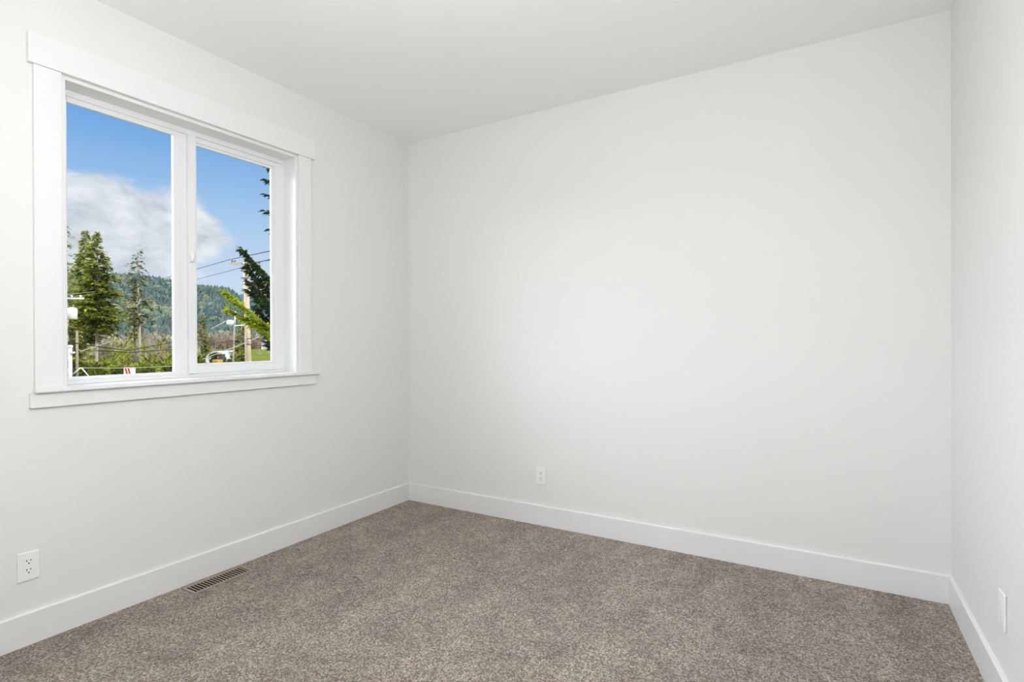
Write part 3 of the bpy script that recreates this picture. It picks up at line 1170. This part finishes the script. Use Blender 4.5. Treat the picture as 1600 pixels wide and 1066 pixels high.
wp = tag(empty('capped_post', gpt(109, 26)), 'white capped post with side fittings in the lower left corner of the view', 'post')
q = MB()
pt = local(wp, at(110, 543, 26))
q.tube([Vector((0, 0, 0)), pt], [0.075, 0.075], 12)
q.build('shaft', 'white_enamel', wp)
q = MB()
q.disc_lathe([(0.085, -.02), (0.105, .01), (0.105, .07), (0.06, .11)], 14, pt)
q.build('cap', 'white_enamel', wp)
for (px, py, sx) in ((114, 551, .07), (104.5, 578, .11), (105, 582.5, .09)):
    q = MB()
    e = local(wp, at(px, py, 25.95))
    beam(q, e - R_ * sx, e + R_ * sx, .05, .045)
    q.build('fitting', 'galvanized', wp)
apex_l = at(125, 575.5, 26)
apex_r = at(128.5, 576, 26)
q = MB()
q.tube([local(wp, at(113, 586, 26)), local(wp, apex_l)], 0.024, 6)
q.tube([local(wp, apex_l), local(wp, apex_r)], 0.024, 6)
q.tube([local(wp, apex_r), local(wp, at(142, 592, 26))], 0.024, 6)
q.tube([local(wp, at(142, 592, 26)), Vector((1.0, .6, 0))], 0.024, 6)
q.build('brace', 'white_enamel', wp)

sp = tag(empty('wooden_post', gpt(120.5, 40)), 'short tan wooden post standing before the close fir pair', 'post')
q = MB()
q.tube([Vector((0, 0, 0)), local(sp, at(120.5, 517, 40))], [0.09, 0.075], 10)
q.build('shaft', 'old_wood', sp)


# ---- wires
def wire(pts, rad, material, label, sag=0.0):
    P3 = [at(*p) for p in pts]
    fine = []
    for a, c in zip(P3, P3[1:]):
        for k in range(8):
            t = k / 8
            p = a.lerp(c, t)
            p.z -= sag * 4 * t * (1 - t)
            fine.append(p)
    fine.append(P3[-1])
    q = MB()
    q.tube(fine, rad, 5)
    return tag(q.build('overhead_wire', material), label, 'wire', 'overhead wires')


wire([(150, 466, 62), (358, 406, PD + .5), (470, 382, 12)], .018, 'grey_cable', 'topmost power line passing the end of the wooden crossarm')
wire([(180, 470, 62), (375, 419, PD + .2), (470, 391, 12)], .014, 'grey_cable', 'thin power line just below the topmost one, ending near the pole')
wire([(392, 411, PD), (470, 399, 12)], .02, 'grey_cable', 'lowest thin power line running from the pole crossarm toward the cedar')
wire([(60, 528, 24), (148, 541, 32), (200, 548, 42), (300, 529, 60)], .03, 'black_cable', 'upper dark cable crossing the bare trunks below the firs')
wire([(150, 548, 36), (205, 551, 42), (300, 543.5, 60)], .03, 'black_cable', 'lower dark cable crossing the bare trunks below the firs')
wire([(118, 575, 26), (200, 575.5, 27), (300, 571, 28)], .014, 'pale_cable', 'pale straight line running level just above the striped board')
wire([(126, 549, 26), (180, 532, 40)], .018, 'pale_cable', 'pale slanting line from the white capped post up to the firs')
wire([(300, 528, 60), (345, 535, 45), (386, 538, PD), (470, 545, 18)], .028, 'black_cable', 'dark cable sagging across the sash to the wooden pole')
wire([(300, 543, 60), (340, 536, 48), (386, 529, PD), (470, 533, 18)], .024, 'black_cable', 'dark cable rising across the sash to the wooden pole')
wire([(318, 561, 40), (389, 534, PD), (410, 524, 22)], .016, 'pale_cable', 'pale slanting guy line passing the foot of the wooden pole')
wire([(100, 461, 30), (150, 455.5, 55)], .014, 'pale_cable', 'pale line leaving the white crossarm into the firs')
wire([(330, 514, 50), (355, 501, PD + 1)], .02, 'pale_cable', 'short pale line sloping down from the white lamp head')

# ---- striped board
bd = tag(empty('striped_board', gpt(203, 36)), 'white board with red diagonal stripes above the low shrubs', 'sign')
q = MB()
c = local(bd, at(202.5, 582, 36))
hw, hh = 0.38, 0.33


def facing(u, v, dpt):
    return c + R_ * u + Vector((0, 0, v)) - F_ * dpt


def slab(q, poly, d0, d1):
    n = len(poly)
    vs = [facing(u, v, d0) for u, v in poly] + [facing(u, v, d1) for u, v in poly]
    q.add(vs, [tuple(range(n)), tuple(range(n, 2 * n))[::-1]] + [(i, n + i, n + (i + 1) % n, (i + 1) % n) for i in range(n)])


slab(q, [(-hw, -hh), (hw, -hh), (hw, hh), (-hw, hh)], -0.02, 0.02)
q.build('panel', 'white_sheet', bd)
for k in (0, 1):
    q = MB()
    x0 = -0.33 + .19 * k
    slab(q, [(x0 + .19, -hh + .01), (x0 + .30, -hh + .01), (x0 + .12, hh - .04), (x0, hh - .04)], 0.021, 0.026)
    q.build('stripe', 'red_paint', bd)
for s in (-.3, .3):
    q = MB()
    q.tube([facing(s, 0.2, -.05), Vector((R_.x * s + F_.x * .05, R_.y * s + F_.y * .05, 0))], .03, 8)
    q.build('post', 'galvanized', bd)

# ---- arched shelter with a yellow tractor under it
SD = 88.0
sh = tag(empty('arched_shelter', gpt(338, SD)), 'white arched shelter open at the front beyond the sash', 'shelter')
rad_w, peak = 17.5 * SD / FPX, at(338, 549, SD).z - GZ
q = MB()
N = 20


def arch(r_scale, dpt):
    out = []
    for k in range(N + 1):
        a = math.pi * k / N
        x = -math.cos(a) * rad_w * r_scale
        z = (peak - 0.9) * r_scale * math.sin(a) ** 0.75 + 0.9
        if k in (0, N):
            z = 0
        out.append(Vector((R_.x * x, R_.y * x, z)) + Vector((F_.x, F_.y, 0)) * dpt)
    return out


A, Bi, A2, B2 = arch(1.0, 0), arch(0.9, 0), arch(1.0, 5), arch(0.9, 5)
n = N + 1
fs = []
for k in range(N):
    fs += [(k, k + 1, n + k + 1, n + k), (k, 2 * n + k, 2 * n + k + 1, k + 1), (n + k, n + k + 1, 3 * n + k + 1, 3 * n + k),
           (2 * n + k, 3 * n + k, 3 * n + k + 1, 2 * n + k + 1)]
q.add(A + Bi + A2 + B2, fs, False)
q.build('canopy', 'white_sheet', sh)
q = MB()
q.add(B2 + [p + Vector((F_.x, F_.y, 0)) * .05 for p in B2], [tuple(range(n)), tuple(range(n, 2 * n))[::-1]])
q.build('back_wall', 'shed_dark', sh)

tb = gpt(341.5, SD - 1.6)
trc = tag(empty('tractor', tb, YAW), 'small yellow tractor parked under the arched shelter', 'tractor')
q = MB()
q.box(-0.45, .45, -1.1, .5, .7, 1.45)
q.build('body', 'yellow_paint', trc, .06)
q = MB()
q.box(-.42, .42, .3, 1.2, 1.3, 2.25)
cabp = q.build('cab', 'cab_glass', trc, .04)
q = MB()
q.box(-.5, .5, .2, 1.3, 2.25, 2.4)
q.build('cab_roof', 'yellow_paint', cabp, .05)
q = MB()
q.tube([(.25, -.7, 1.4), (.25, -.7, 2.0)], .05, 8)
q.build('exhaust_pipe', 'porcelain', trc)
for (x, y, r_) in ((-.62, .8, .62), (.62, .8, .62), (-.55, -.8, .42), (.55, -.8, .42)):
    q = MB()
    q.tube([(x - .14, y, r_), (x + .14, y, r_)], r_, 18)
    q.build('wheel', 'tyre_rubber', trc, .03)

# ---- far white shed at the meadow's edge
fs_ = tag(empty('far_shed', gpt(416, 280), YAW), 'tiny white shed far across the meadow under the cedar', 'shed')
q = MB()
q.box(-2.6, 2.6, 0, 4, 0, 3.6)
q.build('walls', 'white_sheet', fs_)
q = MB()
q.prism([(-2.9, 3.5), (2.9, 3.5), (0, 5.3)], 'y', -.3, 4.3)
q.build('roof', 'shed_roof', fs_)
